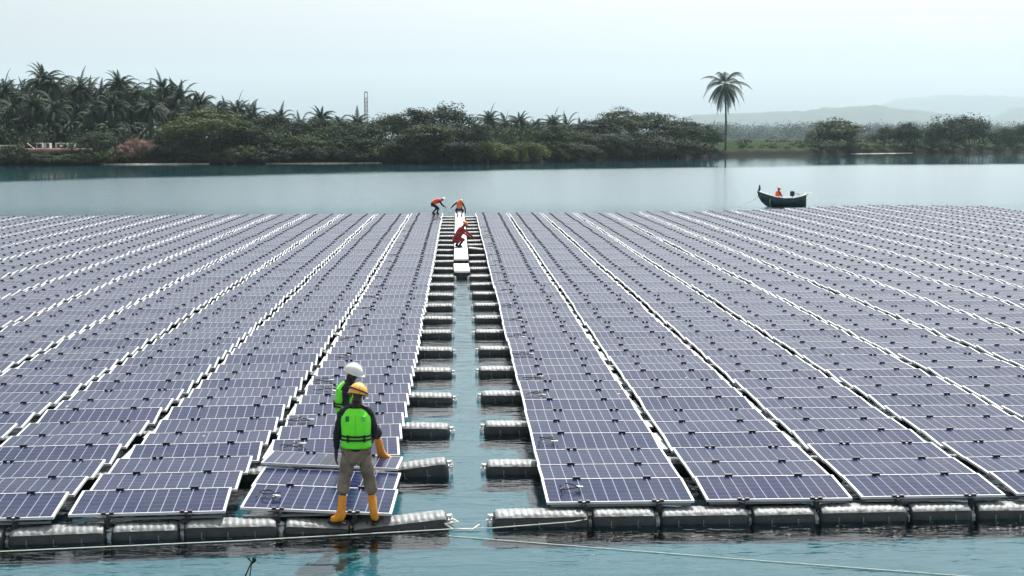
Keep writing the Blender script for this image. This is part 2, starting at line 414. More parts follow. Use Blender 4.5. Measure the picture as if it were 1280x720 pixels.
# loose connector cables lying on panels beside the channel
def cable(px_x,side,r,idx,lab):
    k=r%3; b=r//3
    col=[c for c in cols if c[0]==side and c[1]==1][0]
    T=[p for p in panels if p[1]==side and p[2]==1 and p[3]==r][0][5]
    rc=random.Random(idx*7+r)
    t=thing('connector_cable',lab,'cable',(0,0,0),(0,0,0),'loose cables on the panels beside the channel')
    t.matrix_world=T@Matrix.Translation((px_x,.45,.05))@Matrix.Rotation(rc.uniform(-.5,.5),4,'Z')
    mb=MB(); pts=[]; 
    for i in range(15):
        a=i/14; pts.append((-.16+.34*a+.05*math.sin(a*9+idx),.12*math.sin(a*7+idx*1.7)+rc.uniform(-.015,.015),.012+.03*math.sin(a*math.pi)**2))
    mb.tube(pts,.009,5); pts2=[(p[0]*.9+.03,-p[1]*.8+.05,p[2]+.004) for p in pts]; mb.tube(pts2,.008,5); mb.build('wire',M['cable'],t)
    e=pts[-1]; MB().box((e[0]+.02,e[1],e[2]+.012),(.065,.035,.025)).box((e[0]-.03,e[1]+.015,e[2]+.012),(.045,.022,.022)).build('plug',M['lug'],t)
i=0
for r in list(range(0,60,3)):
    i+=1; cable(-.72+.06*math.sin(i*2.1),'right',r+(0 if r==0 else random.Random(r).choice([0,0,1])),i,f'loose black cable with pale plug beside the channel right edge, {nth(i)} from the front')
for j,r in enumerate([0,3,5,8,9,12,15,17,21,24,27,30,33,36,39,43,46,50,54,58]):
    cable(-.70+.1*math.sin(j*2.7),'left',r,j+40,f'loose black cable with pale plug on the first column left of channel, {nth(j+1)} back')

# ------------------------------------------------------------------ ropes
def rope(px,rad,name,label,sag=0,n=24,z=None):
    pts=[]
    for i in range(len(px)-1):
        a,b=Vector(px[i]),Vector(px[i+1])
        for k in range(n):
            s=k/n; pts.append(a.lerp(b,s)+Vector((0,0,-sag*4*s*(1-s))))
    pts.append(Vector(px[-1])); mb=MB(); mb.tube(pts,rad,6)
    return tag(mb.build(name,M['rope'],None,True),label,'rope')
p0=at(-60,692,.115); p1=at(300,676,.115); p2=at(570,661,.12); p3=at(615,660,.13); p4=Vector((1.50,yfront(1.5)-.2,.17)); p5=Vector((1.68,yfront(1.7)-.16,.19))
rope([p0,p1,p2,p3,p4,p5],.007,'mooring_rope','white mooring rope stretched along the front floats to the right float')
rope([at(560,670,.107),at(900,697,.107),at(1230,722,.107)],.006,'slack_rope','thin pale rope lying on the open water at lower right',0)
lp=[Vector((-.06,18.62,.22)),Vector((.0,18.55,.20)),at(556,655,.16),at(566,661,.12),at(590,662,.12),at(599,656,.15),at(600,640,.18)]
rope(lp[:6],.011,'rope_loop','short white rope loop hanging off the end of the left front float')
# marker reed
mb=MB(); a=at(300,745,0); c=Vector((a.x,a.y,0))
mb.tube([c,c+Vector((.05,.0,.2)),c+Vector((.14,0,.40))],[.012,.010,.006],6); mb.tube([c+Vector((.13,0,0)),c+Vector((.11,0,.2)),c+Vector((.14,0,.40))],[.01,.008,.006],6)
st=mb.mesh('stem',M['leaf_lite']); tr=thing('reed','thin green reed with dark tip sticking out of the near water at lower left','reed',(0,0,0))
obj('stem',st,tr)
mb=MB()
for s,l in((-1,.07),(1,.06),(.3,.09)): 
    q=c+Vector((.14,0,.38)); mb.quad([q,q+Vector((s*l*.5,.01,.03)),q+Vector((s*l,0,.07)),q+Vector((s*l*.3,-.01,.06))])
mb.tube([c+Vector((.13,0,.37)),c+Vector((.17,0,.41)),c+Vector((.19,0,.42))],[.012,.022,.008],6)
mb.build('seed_head',M['leaf_dark'],tr)

# ------------------------------------------------------------------ people
def skin(name,V,E,m,parent,lev=1,root=None):
    me=bpy.data.meshes.new(name); names=list(V); ix={n:i for i,n in enumerate(names)}
    me.from_pydata([V[n][0] for n in names],[(ix[a],ix[b]) for a,b in E],[])
    o=bpy.data.objects.new('tmp',me); COL.objects.link(o)
    mod=o.modifiers.new('s','SKIN'); mod.use_smooth_shade=True
    for n in names:
        d=me.skin_vertices[0].data[ix[n]]; r=V[n][1]; d.radius=(r,r) if not isinstance(r,tuple) else r
        d.use_root=(n==(root or names[0]))
    if lev: 
        s=o.modifiers.new('u','SUBSURF'); s.levels=lev; s.render_levels=lev
    dg=bpy.context.evaluated_depsgraph_get(); ev=o.evaluated_get(dg)
    m2=bpy.data.meshes.new_from_object(ev); m2.name=name; m2.materials.clear(); m2.materials.append(m)
    m2.polygons.foreach_set('use_smooth',[True]*len(m2.polygons))
    bpy.data.objects.remove(o); bpy.data.meshes.remove(me)
    if name in('shirt','trousers'):   # cloth folds: mostly horizontal creases
        for v in m2.vertices:
            f=noise.noise((v.co.x*9,v.co.y*9,v.co.z*26))*.011+noise.noise((v.co.x*22+5,v.co.y*22,v.co.z*40))*.005
            v.co=v.co+v.normal*f
    return obj(name,m2,parent)
def person(label,loc,rz,J,st,detail=2):
    """J: joints in metres, facing +Y. keys pelvis waist chest nb(neck base) head, sh/el/wr L R, hip/kn/an/toe L R"""
    t=thing('person',label,'person',loc,(0,0,rz)); J={k:Vector(v) for k,v in J.items()}
    up=(J['head']-J['nb']).normalized(); fwd=st.get('look',Vector((0,1,0))); fwd=(fwd-up*fwd.dot(up)).normalized(); side=fwd.cross(up).normalized()
    V={}; E=[]
    def a(n,p,r,to=None):
        V[n]=(tuple(p),r); 
        if to: E.append((to,n))
    hd=J['head']
    a('pelvis',J['pelvis'],.125); a('waist',J['waist'],.115,'pelvis'); a('chest',J['chest'],.135,'waist'); a('nb',J['nb'],.060,'chest')
    a('jaw',hd-up*.065+fwd*.012,.062,'nb'); a('head',hd,.082,'jaw'); a('crown',hd+up*.07-fwd*.01,.062,'head')
    if detail>1: a('nose',hd-up*.005+fwd*.105,.012,'head'); a('chin',hd-up*.085+fwd*.06,.022,'jaw')
    for s in'LR':
        a('sh'+s,J['sh'+s],.055,'chest'); a('el'+s,J['el'+s],.040,'sh'+s); a('wr'+s,J['wr'+s],.028,'el'+s)
        d=(J['wr'+s]-J['el'+s]).normalized(); d=(d+Vector((0,0,-.25))).normalized()
        pl=J['wr'+s]+d*.06; a('pa'+s,pl,.030,'wr'+s)
        if detail>1:
            sx=Vector((0,1,0))-d*d.y; sx=sx.normalized(); nrm=d.cross(sx)*(1 if s=='L' else -1)
            for i,(o_,l) in enumerate(((-.028,.060),(-.009,.075),(.010,.080),(.029,.070))):
                k1=pl+d*.045+sx*o_; k2=k1+d*l*.55+nrm*.010; k3=k2+d*l*.40+nrm*.022
                a(f'f{s}{i}a',k1,.010,'pa'+s); a(f'f{s}{i}b',k2,.009,f'f{s}{i}a'); a(f'f{s}{i}c',k3,.007,f'f{s}{i}b')
            th=pl-d*.015+sx*.035; a(f't{s}a',th,.012,'pa'+s); a(f't{s}b',th+d*.035+sx*.018+nrm*.01,.009,f't{s}a')
        a('hip'+s,J['hip'+s],.085,'pelvis'); a('kn'+s,J['kn'+s],.055,'hip'+s); a('an'+s,J['an'+s],.036,'kn'+s); a('toe'+s,J['toe'+s],.030,'an'+s)
    skin('body',V,E,M[st.get('skin','skin')],t,1,'pelvis')
    if detail>1:
        for s in(-1,1):
            b=MB(); c=hd+fwd*.078+up*.012+side*s*.032; b.tube([c-side*.012,c,c+side*.012],[.004,.011,.004],8); b.build('eye',M['eye'],t,True)
            b=MB(); c=hd+side*s*.086-up*.01; b.tube([c-up*.03,c,c+up*.028],[.006,.014,.010],6); b.build('ear',M['skin'],t,True)
    # shirt with sleeves
    V={}; E=[]
    a('hem',J['pelvis'].lerp(J['waist'],-.45 if detail>1 else .1),.150 if detail>1 else .125); a('waist',J['waist'].lerp(J['pelvis'],.45),.152,'hem'); a('chest',J['chest'],.158,'waist'); a('nb',J['nb']-(J['nb']-J['chest'])*.12,.082,'chest')
    for s in'LR': a('sh'+s,J['sh'+s],.078,'chest'); a('m'+s,J['sh'+s].lerp(J['el'+s],.55),.062,'sh'+s); a('el'+s,J['el'+s],.056,'m'+s); a('wr'+s,J['el'+s].lerp(J['wr'+s],.93),.042,'el'+s)
    skin('shirt',V,E,M[st['shirt']],t,2,'chest')
    b=MB(); nv=(J['head']-J['nb'])*.5; b.tube([J['nb']-nv*.3,J['nb']+nv*.3,J['nb']+nv*1.0],[.082,.070,.068],12); b.build('collar',M['black' if detail>1 else st['shirt']],t,True)
    # trousers
    V={}; E=[]
    a('pelvis',J['pelvis']+Vector((0,0,.02)),.145)
    for s in'LR':
        a('hip'+s,J['hip'+s],.108,'pelvis'); mid=J['hip'+s].lerp(J['kn'+s],.55)
        a('md'+s,mid,.100,'hip'+s); a('kn'+s,J['kn'+s],.086,'md'+s); a('cf'+s,J['kn'+s].lerp(J['an'+s],.22),.096,'kn'+s); a('cg'+s,J['kn'+s].lerp(J['an'+s],.34),.070,'cf'+s)
    skin('trousers',V,E,M[st['trousers']],t,2,'pelvis')
    # boots
    for s in'LR':
        V={}; E=[]; kn,an,toe=J['kn'+s],J['an'+s],J['toe'+s]
        a('top',kn.lerp(an,.28),.066); a('calf',kn.lerp(an,.55),.063,'top'); a('an',an,.050,'calf'); 
        fd=(toe-an); fd.z=0; fd.normalize(); heel=Vector((an.x,an.y,toe.z))-fd*.045
        a('heel',heel+Vector((0,0,.008)),.044,'an'); a('ball',Vector((toe.x,toe.y,toe.z+.006))-fd*.05,.048,'an'); a('toe',toe,.036,'ball')
        bt=skin('boot',V,E,M[st['boots']],t,1,'an')
        mb=MB(); ax=fd.cross(Vector((0,0,1))); base=toe.z-.042
        outline=[heel-fd*.035-ax*.03,heel-fd*.035+ax*.03,heel+fd*.08+ax*.034,toe-fd*.04+ax*.046,toe+fd*.028+ax*.025,toe+fd*.028-ax*.025,toe-fd*.04-ax*.046,heel+fd*.08-ax*.034]
        mb.rings([[(p.x,p.y,base-.006) for p in outline],[(p.x,p.y,base+.018) for p in outline]]); mb.build('sole',M['black'],bt)
    # vest
    if st.get('vest'):
        sp=[J['pelvis'].lerp(J['waist'],.10),J['pelvis'].lerp(J['waist'],.6),J['waist'],J['waist'].lerp(J['chest'],.5),J['chest'],J['chest'].lerp(J['nb'],.45),J['chest'].lerp(J['nb'],.80),J['chest'].lerp(J['nb'],1.0)]
        rx=[.200,.202,.192,.198,.210,.208,.158,.090]; ry=[.158,.166,.160,.170,.176,.158,.112,.085]
        shv=(J['shR']-J['shL']).normalized(); rs=[]
        for i,c in enumerate(sp):
            tg=(sp[min(i+1,len(sp)-1)]-sp[max(i-1,0)]).normalized(); r_=(shv-tg*shv.dot(tg)).normalized(); f_=tg.cross(r_)
            rs.append([c+r_*math.copysign(abs(math.cos(w))**.8,math.cos(w))*rx[i]+f_*math.copysign(abs(math.sin(w))**.8,math.sin(w))*ry[i] for w in[2*math.pi*k/28 for k in range(28)]])
        b=MB(); b.rings(rs,cap=False); v=b.build('vest',M[st['vest']],t,True)
        so=v.modifiers.new('solid','SOLIDIFY'); so.thickness=.03; so.offset=-1; ss=v.modifiers.new('sub','SUBSURF'); ss.levels=1; ss.render_levels=1
        if detail>1:
            for fz in(.60,1.02):
                i0=int(fz*2); 
                c=J['pelvis'].lerp(J['waist'],.55+fz*.75); kk=[c+shv*math.cos(w)*.208+Vector((0,1,0))*math.sin(w)*.177 for w in[2*math.pi*k/32 for k in range(33)]]
                b=MB()
                b.rings([[ (p.x,p.y,p.z-.011) for p in kk[:-1]],[(p.x,p.y,p.z+.011) for p in kk[:-1]]],cap=False); o=b.build('strap',M['black'],v,True); so=o.modifiers.new('solid','SOLIDIFY'); so.thickness=.008; so.offset=1
                for s in(-.10,.12):
                    b=MB(); b.box((c.x+s,c.y-.168,c.z),(.028,.022,.040)); b.build('buckle',M['black'],v)
            # back patches and seam
            c=J['chest'].lerp(J['nb'],.30)
            MB().box((c.x-.105,c.y-.150,c.z+.0),(.045,.030,.062)).build('patch',mpatch,v)
            MB().box((c.x+.105,c.y-.150,c.z+.0),(.045,.030,.062)).build('patch',mpatch2,v)
            b=MB(); b.tube([(c.x+.004,c.y-.162,c.z+.05),(c.x+.004,c.y-.182,c.z-.12),(c.x+.004,c.y-.176,c.z-.24)],.004,6); b.build('seam',mpatch2,v)
    # helmet
    if st.get('helmet'):
        hc=hd+up*.028-fwd*.003; b=MB(); rs=[]; nn=24
        for i in range(9):
            ph=i/8*math.pi/2; rr=math.cos(ph); zz=math.sin(ph)*.135
            rs.append([hc+side*math.cos(w)*.128*max(rr,.02)*(1)+fwd*math.sin(w)*.148*max(rr,.02)+up*zz for w in[2*math.pi*k/nn for k in range(nn)]])
        b.rings(rs,cap=False); hm=b.build('helmet',M[st['helmet']],t,True); hc_=hc
        b=MB(); r0=[];r1=[];r2=[]
        for k in range(nn):
            w=2*math.pi*k/nn; ext=.012+.045*max(0,math.sin(w))**2
            p=hc+side*math.cos(w)*.128+fwd*math.sin(w)*.148; q=hc+side*math.cos(w)*(.128+ext)+fwd*math.sin(w)*(.148+ext)-up*.012
            r0.append(p+up*.004); r1.append(q); r2.append(p-up*.012)
        b.rings([r0,r1,r2],cap=False); b.build('brim',M[st['helmet']],hm,True)
        b=MB(); b.tube([hc+fwd*math.cos(w)*.150+up*(math.sin(w)*.139) for w in[math.pi*k/12 for k in range(13)]],.008,6); b.build('ridge',M[st['helmet']],hm,True)
        if st.get('band'):
            b=MB(); kk=[]
            for k in range(25):
                w=2*math.pi*k/24; kk.append(hc+side*math.cos(w)*.128+fwd*math.sin(w)*.148+up*(.035-.025*math.cos(w)))
            b.tube(kk,.011,6,cap=False); b.build('band',M['black'],hm,True)
    return t
mpatch=mat('patch_dark',(.02,.20,.05),.6); mpatch2=mat('patch_light',(.16,.60,.12),.5)

def stand():
    return dict(pelvis=(0,0,.93),waist=(0,.01,1.07),chest=(0,.02,1.28),nb=(0,.02,1.455),head=(0.02,.05,1.585),
      shL=(-.172,.01,1.40),elL=(-.252,.0,1.13),wrL=(-.270,.05,.90),shR=(.172,.01,1.40),elR=(.245,.03,1.14),wrR=(.20,.22,1.02),
      hipL=(-.10,0,.87),knL=(-.175,.04,.50),anL=(-.215,.0,.10),toeL=(-.36,.06,.045),
      hipR=(.10,0,.87),knR=(.175,.05,.50),anR=(.225,.0,.10),toeR=(.25,.14,.045))
fx=-1.30; fy=yfront(fx)+.0
s1=dict(shirt='navy',trousers='khaki',boots='boot',vest='green',helmet='helm_y',band=1,look=Vector((-.25,1,-.35)))
person('worker seen from behind in bright green life vest, yellow helmet and yellow rubber boots',(fx,fy-.17,.20),0,stand(),s1).scale=(.97,1.0,1.05)
# second worker, stooping behind the first
J2=dict(pelvis=(0,-.36,.74),waist=(0,-.37,.88),chest=(0,-.35,1.07),nb=(0,-.31,1.22),head=(0.02,-.26,1.35),
      shL=(-.18,-.33,1.17),elL=(-.25,-.30,.92),wrL=(-.18,-.10,.82),shR=(.18,-.36,1.17),elR=(.24,-.38,.90),wrR=(.17,-.18,.78),
      hipL=(-.10,-.36,.70),knL=(-.12,-.16,.44),anL=(-.12,-.40,.10),toeL=(-.12,-.24,.045),
      hipR=(.10,-.36,.70),knR=(.13,.06,.53),anR=(.12,.15,.12),toeR=(.12,.32,.065))
s2=dict(shirt='navy',trousers='dark_tr',boots='boot',vest='green',helmet='helm_w',look=Vector((0,1,-.5)))
person('stooping worker in white helmet, partly hidden behind the worker in the yellow helmet',(-1.30,yfront(-1.2)+BLK-.10,.31),R(-84),J2,s2)
# far workers
JA=dict(pelvis=(0,-.14,.72),waist=(0,-.02,.84),chest=(0,.20,.93),nb=(0,.38,.97),head=(0,.52,1.0),
      shL=(-.17,.33,.90),elL=(-.20,.45,.66),wrL=(-.12,.66,.52),shR=(.17,.33,.90),elR=(.20,.45,.66),wrR=(.12,.68,.50),
      hipL=(-.10,-.14,.68),knL=(-.14,.10,.42),anL=(-.14,-.18,.10),toeL=(-.14,-.02,.045),
      hipR=(.10,-.14,.68),knR=(.15,.22,.42),anR=(.15,.12,.10),toeR=(.15,.28,.045))
sA=dict(shirt='navy',trousers='dark_tr',boots='dark_tr',vest='orange',helmet='helm_w',look=Vector((0,1,-.6)))
person('far worker in orange vest bending over at the rear corner of the left panels',(-1.35,90.6,.46),R(-90),JA,sA,1).scale=(.92,)*3
JB=dict(pelvis=(0,.05,.55),waist=(0,.0,.72),chest=(0,-.12,.90),nb=(.02,-.22,1.0),head=(.08,-.32,1.02),
      shL=(-.19,-.14,.93),elL=(-.40,-.18,.78),wrL=(-.55,-.25,.60),shR=(.19,-.16,.93),elR=(.36,-.24,.60),wrR=(.40,-.30,.25),
      hipL=(-.12,.05,.50),knL=(-.22,-.22,.48),anL=(-.14,.02,.10),toeL=(-.16,-.14,.045),
      hipR=(.12,.05,.50),knR=(.22,-.20,.46),anR=(.14,.04,.10),toeR=(.16,-.12,.045))
sB=dict(shirt='navy',trousers='dark_tr',boots='dark_tr',vest='pink',helmet='helm_o',look=Vector((0.2,-1,-.6)))
person('far worker in salmon vest crouching at the far end of the white walkway',(.15,90.0,.35),0,JB,sB,1).scale=(.92,)*3
JC=dict(pelvis=(0,-.10,.38),waist=(0,-.02,.54),chest=(.0,.12,.76),nb=(0,.22,.94),head=(.02,.30,1.06),
      shL=(-.18,.16,.87),elL=(-.22,.36,.62),wrL=(-.14,.62,.46),shR=(.18,.16,.87),elR=(.22,.42,.66),wrR=(.16,.72,.42),
      hipL=(-.10,-.10,.34),knL=(-.16,.22,.42),anL=(-.14,-.08,.10),toeL=(-.14,.08,.045),
      hipR=(.10,-.10,.34),knR=(.16,.24,.40),anR=(.14,.0,.10),toeR=(.14,.16,.045))
sC=dict(shirt='maroon',trousers='maroon',boots='dark_tr',vest='maroon',helmet='helm_o',look=Vector((0,1,-.5)))
person('worker in maroon clothes and orange helmet crouching on the white walkway in the channel',(.05,64.6,.35),R(-75),JC,sC,1).scale=(.95,)*3

# ------------------------------------------------------------------ boat
bp=at(979,261.5,0); BY=max(bp.y,107.5); bp=Vector((bp.x*BY/bp.y,BY,.10))
def boat():
    t=thing('fishing_boat','weathered blue-green wooden boat with raised bow moored behind the right panels','boat',bp,(0,0,R(-14)))
    rs=[]; ins=[]
    S=[(-1.85,.04,1.12,.78),(-1.62,.24,1.06,.36),(-1.2,.46,.92,.02),(-.6,.64,.76,-.12),(.1,.70,.66,-.14),(.8,.66,.68,-.12),(1.35,.54,.80,-.06),(1.66,.44,.94,.02)]
    for x,w,zt,zb in S:
        rs.append([(x,-w,zt),(x,-w*.92,zt*.6+zb*.4),(x,-w*.66,zt*.25+zb*.75),(x,0,zb),(x,w*.66,zt*.25+zb*.75),(x,w*.92,zt*.6+zb*.4),(x,w,zt)])
        ins.append([(x,-w+.04,zt),(x,-w*.80,zt*.6+zb*.4+.04),(x,0,zb+.16),(x,w*.80,zt*.6+zb*.4+.04),(x,w-.04,zt)])
    b=MB(); b.rings(rs,0,False,False); b.quad([Vector(p) for p in rs[-1]],0); h=b.build('hull',M['hull'],t,True); so=h.modifiers.new('s','SOLIDIFY'); so.thickness=.03
    b=MB(); b.rings([r for r in ins],0,False,False); b.build('inner_hull',M['hull_in'],t,True)
    for s in(-1,1):
        b=MB(); pts=[(x,s*w,zt+.02) for x,w,zt,zb in S]; b.tube(pts,.034,6); b.build('gunwale',M['gun'],t,True)
    b=MB(); b.tube([(-1.78,0,.76),(-1.84,0,1.10),(-1.74,0,1.34),(-1.76,0,1.60)],[.06,.08,.08,.06],8); b.build('stem_post',M['black'],t,True)
    b=MB(); b.box((-.45,0,.36),(.22,1.10,.04)).build('bench',M['hull_in'],t)
    b=MB(); b.box((.75,0,.38),(.22,1.12,.04)).build('bench',M['hull_in'],t)
    b=MB(); b.tube([(1.62,-.42,.88),(1.95,-.34,1.05),(1.98,.34,1.05),(1.62,.42,.88)],.03,6); b.tube([(.9,.55,.62),(1.2,.50,1.02),(1.97,.34,1.05)],.022,6); b.build('stern_rail',M['gun'],t,True)
    b=MB(); b.tube([(-.95,-.52,.62),(-.97,-.50,.30),(-.93,-.40,.02)],.014,5); b.build('side_rope',M['rope'],t)
    o=thing('outboard_motor','small dark motor standing near the stern inside the boat','motor',bp+Vector((.62,-.15,.56)),(0,0,.2))
    MB().box((0,0,.40),(.26,.22,.30)).box((0,0,.58),(.22,.18,.06)).build('cowling',M['black'],o)
    b=MB(); b.tube([(0,0,.25),(.05,0,-.02)],.05,8); b.tube([(.10,0,.42),(.4,-.02,.40),(.62,-.02,.30)],.025,6); b.build('shaft',M['rail'],o)
    JS=dict(pelvis=(0,0,.12),waist=(0,.02,.28),chest=(0,.06,.48),nb=(0,.08,.66),head=(0,.12,.80),
      shL=(-.18,.06,.60),elL=(-.25,.14,.36),wrL=(-.14,.34,.26),shR=(.18,.06,.60),elR=(.25,.14,.36),wrR=(.14,.34,.26),
      hipL=(-.10,0,.10),knL=(-.14,.40,.14),anL=(-.14,.42,-.18),toeL=(-.14,.56,-.22),
      hipR=(.10,0,.10),knR=(.14,.40,.14),anR=(.14,.42,-.18),toeR=(.14,.56,-.22))
    person('person in dark red clothes sitting amidships in the small boat',bp+Vector((-.42,.08,.50)),R(-60),JS,dict(shirt='maroon',trousers='dark_tr',boots='black',vest='orange',helmet='helm_o',look=Vector((0,1,-.3))),1)
boat()
a=bp+Vector((-1.75,.45,.75)); rope([a,Vector((a.x-1.6,a.y-.5,.12))],.02,'bow_rope','pale rope running from the boat bow down to the water',.05)

# ------------------------------------------------------------------ water
def plane(name,x0,x1,y0,y1,z,m):
    mb=MB(); mb.quad([(x0,y0,z),(x1,y0,z),(x1,y1,z),(x0,y1,z)]); return mb.build(name,m)
def m_water():
    m=bpy.data.materials.new('lake_water'); m.use_nodes=True; nt=m.node_tree; N=nt.nodes; L=nt.links
    p=N['Principled BSDF']
    g=N.new('ShaderNodeNewGeometry'); sp=N.new('ShaderNodeSeparateXYZ'); L.new(g.outputs['Position'],sp.inputs[0])
    def M2(op,a,b=None,c=None):
        q=N.new('ShaderNodeMath'); q.operation=op
        for i,v in enumerate((a,b,c)):
            if v is None: continue
            if isinstance(v,(int,float)): q.inputs[i].default_value=v
            else: L.new(v,q.inputs[i])
        return q.outputs[0]
    X,Y=sp.outputs[0],sp.outputs[1]
    wob=N.new('ShaderNodeTexNoise'); wob.inputs['Scale'].default_value=.03; L.new(g.outputs['Position'],wob.inputs['Vector'])
    line=M2('ADD',M2('MULTIPLY_ADD',X,.8,215.),M2('MULTIPLY',M2('MULTIPLY',X,X),-.0025))
    line=M2('ADD',line,M2('MULTIPLY',wob.outputs['Fac'],26.))
    d=M2('SUBTRACT',Y,line)
    mr=N.new('ShaderNodeMapRange'); mr.interpolation_type='SMOOTHSTEP'; L.new(d,mr.inputs['Value']); mr.inputs['From Min'].default_value=-14; mr.inputs['From Max'].default_value=14; mr.inputs['To Min'].default_value=1; mr.inputs['To Max'].default_value=0
    ruff=mr.outputs[0]
    nr=N.new('ShaderNodeMapRange'); nr.interpolation_type='SMOOTHSTEP'; L.new(Y,nr.inputs['Value']); nr.inputs['From Min'].default_value=60; nr.inputs['From Max'].default_value=120; nr.inputs['To Min'].default_value=0; nr.inputs['To Max'].default_value=1
    far=M2('MULTIPLY',nr.outputs[0],ruff)
    def nz(sx,sy,det,rot=0.):
        mp=N.new('ShaderNodeMapping'); mp.inputs['Scale'].default_value=(sx,sy,1); mp.inputs['Rotation'].default_value=(0,0,rot); L.new(g.outputs['Position'],mp.inputs['Vector'])
        n=N.new('ShaderNodeTexNoise'); n.inputs['Scale'].default_value=1; n.inputs['Detail'].default_value=det; n.inputs['Distortion'].default_value=.4; L.new(mp.outputs[0],n.inputs['Vector']); return n.outputs['Fac']
    h=M2('ADD',M2('MULTIPLY',nz(.9,3.0,3,.12),1.),M2('MULTIPLY',nz(3.,9.5,2,-.1),.28))
    h=M2('ADD',h,M2('MULTIPLY',nz(.25,.7,1,.3),1.4))
    st=M2('MULTIPLY_ADD',ruff,.55,.08)
    b=N.new('ShaderNodeBump'); b.inputs['Distance'].default_value=.042; L.new(h,b.inputs['Height']); L.new(st,b.inputs['Strength'])
    N.remove(p); gl=N.new('ShaderNodeBsdfGlossy'); gl.inputs['Color'].default_value=(.97,.985,1,1); tr=N.new('ShaderNodeBsdfTransparent'); fr=N.new('ShaderNodeFresnel'); fr.inputs['IOR'].default_value=1.30
    L.new(b.outputs['Normal'],gl.inputs['Normal']); L.new(b.outputs['Normal'],fr.inputs['Normal'])
    L.new(M2('MULTIPLY_ADD',far,.13,.02),gl.inputs['Roughness'])
    mx=N.new('ShaderNodeMixShader'); L.new(M2('MULTIPLY',fr.outputs[0],M2('MULTIPLY_ADD',far,-.26,1.)),mx.inputs['Fac']); L.new(tr.outputs[0],mx.inputs[1]); L.new(gl.outputs[0],mx.inputs[2]); L.new(mx.outputs[0],N['Material Output'].inputs['Surface'])
    return m
struct(plane('water_shade_sheet',-2500,2500,-60,1500,-.12,mat('shade_sheet_teal',(.011,.068,.090),1.,spec=0,col2=(.015,.084,.108),vscale=.15)),'structure','added teal sheet under the lake surface that catches the array shadow','water')  # sheet added below the surface so the array shadow darkens the near water
struct(plane('water',-2500,2500,-60,1500,.10,m_water()),'structure','calm teal lake water around the floating panels','water')

# ------------------------------------------------------------------ shore and terrain
SH=[(-2500,180),(-400,250),(-87,279.6),(-69.6,288),(-51,292),(-15,302),(4.7,297),(22,317),(44,352),(67,396),(75,413),(89,442),(143,487),(217,559),(500,680),(2500,900)]
def shore(x):
    for (a,b),(c,d) in zip(SH,SH[1:]):
        if x<=c: return b+(d-b)*(x-a)/(c-a)
    return SH[-1][1]
PR=[(-14,-1.2),(-1.5,-.15),(0,.16),(1.2,.75),(3,1.5),(8,2.0),(25,3.0),(80,3.6),(400,4.0),(14000,4.0)]
def prof(d):
    if d<=PR[0][0]: return PR[0][1]
    for (a,b),(c,e) in zip(PR,PR[1:]):
        if d<=c: return b+(e-b)*(d-a)/(c-a)
    return 4.0
def gz(x,y):
    d=y-shore(x); f=1 if d>20 else max(.3,min(1,1.0-.35*max(0,1-abs(x+60)/30)))
    n=noise.noise((x*.05,y*.05,0))*.5 if d>2 else 0
    return prof(d)*f+n
def m_land():
    m=bpy.data.materials.new('shore_ground'); m.use_nodes=True; nt=m.node_tree; N=nt.nodes; L=nt.links; p=N['Principled BSDF']; p.inputs['Roughness'].default_value=1; p.inputs['Specular IOR Level'].default_value=.02
    g=N.new('ShaderNodeNewGeometry'); sp=N.new('ShaderNodeSeparateXYZ'); L.new(g.outputs['Position'],sp.inputs[0])
    n=N.new('ShaderNodeTexNoise'); n.inputs['Scale'].default_value=.18; n.inputs['Detail'].default_value=6; L.new(g.outputs['Position'],n.inputs['Vector'])
    r=N.new('ShaderNodeValToRGB'); r.color_ramp.elements[0].position=.4; r.color_ramp.elements[1].position=.62; r.color_ramp.elements[0].color=(.012,.026,.012,1); r.color_ramp.elements[1].color=(.030,.042,.020,1); L.new(n.outputs['Fac'],r.inputs['Fac'])
    ad=N.new('ShaderNodeMath'); ad.operation='MULTIPLY_ADD'; ad.inputs[1].default_value=1.2; L.new(n.outputs['Fac'],ad.inputs[0]); L.new(sp.outputs[2],ad.inputs[2])
    mr=N.new('ShaderNodeMapRange'); L.new(ad.outputs[0],mr.inputs['Value']); mr.inputs['From Min'].default_value=1.7; mr.inputs['From Max'].default_value=2.2
    mx=N.new('ShaderNodeMix'); mx.data_type='RGBA'; L.new(mr.outputs[0],mx.inputs['Factor']); mx.inputs['A'].default_value=(.018,.017,.016,1); L.new(r.outputs['Color'],mx.inputs['B']); L.new(mx.outputs['Result'],p.inputs['Base Color'])
    return m
mb=MB()
xs=[-9500,-6000,-4000,-2500,-1200,-700,-400,-300]+[-240+4*i for i in range(int(540/4)+1)]+[360,430,500,700,1200,2500,4000,6000,9500]
ds=[-14,-5,-1.5,0,.6,1.2,3,5,8,12,18,25,40,60,80,120,200,400,900,2000,4000,8400,13500]
for x in xs:
    for d in ds: 
        y=shore(x)+d*(1)
        if d>400: y=max(y,d)
        wob=noise.noise((x*.12,d*.05,3))*1.6 if -3<d<20 else 0
        mb.v.append(Vector((x,y+wob,gz(x,y))))
nd=len(ds)
for i in range(len(xs)-1):
    for j in range(nd-1): mb.face([i*nd+j,(i+1)*nd+j,(i+1)*nd+j+1,i*nd+j+1])
struct(mb.build('ground',m_land(),None,True),'structure','grassy lake shore with a dark earth bank','ground')

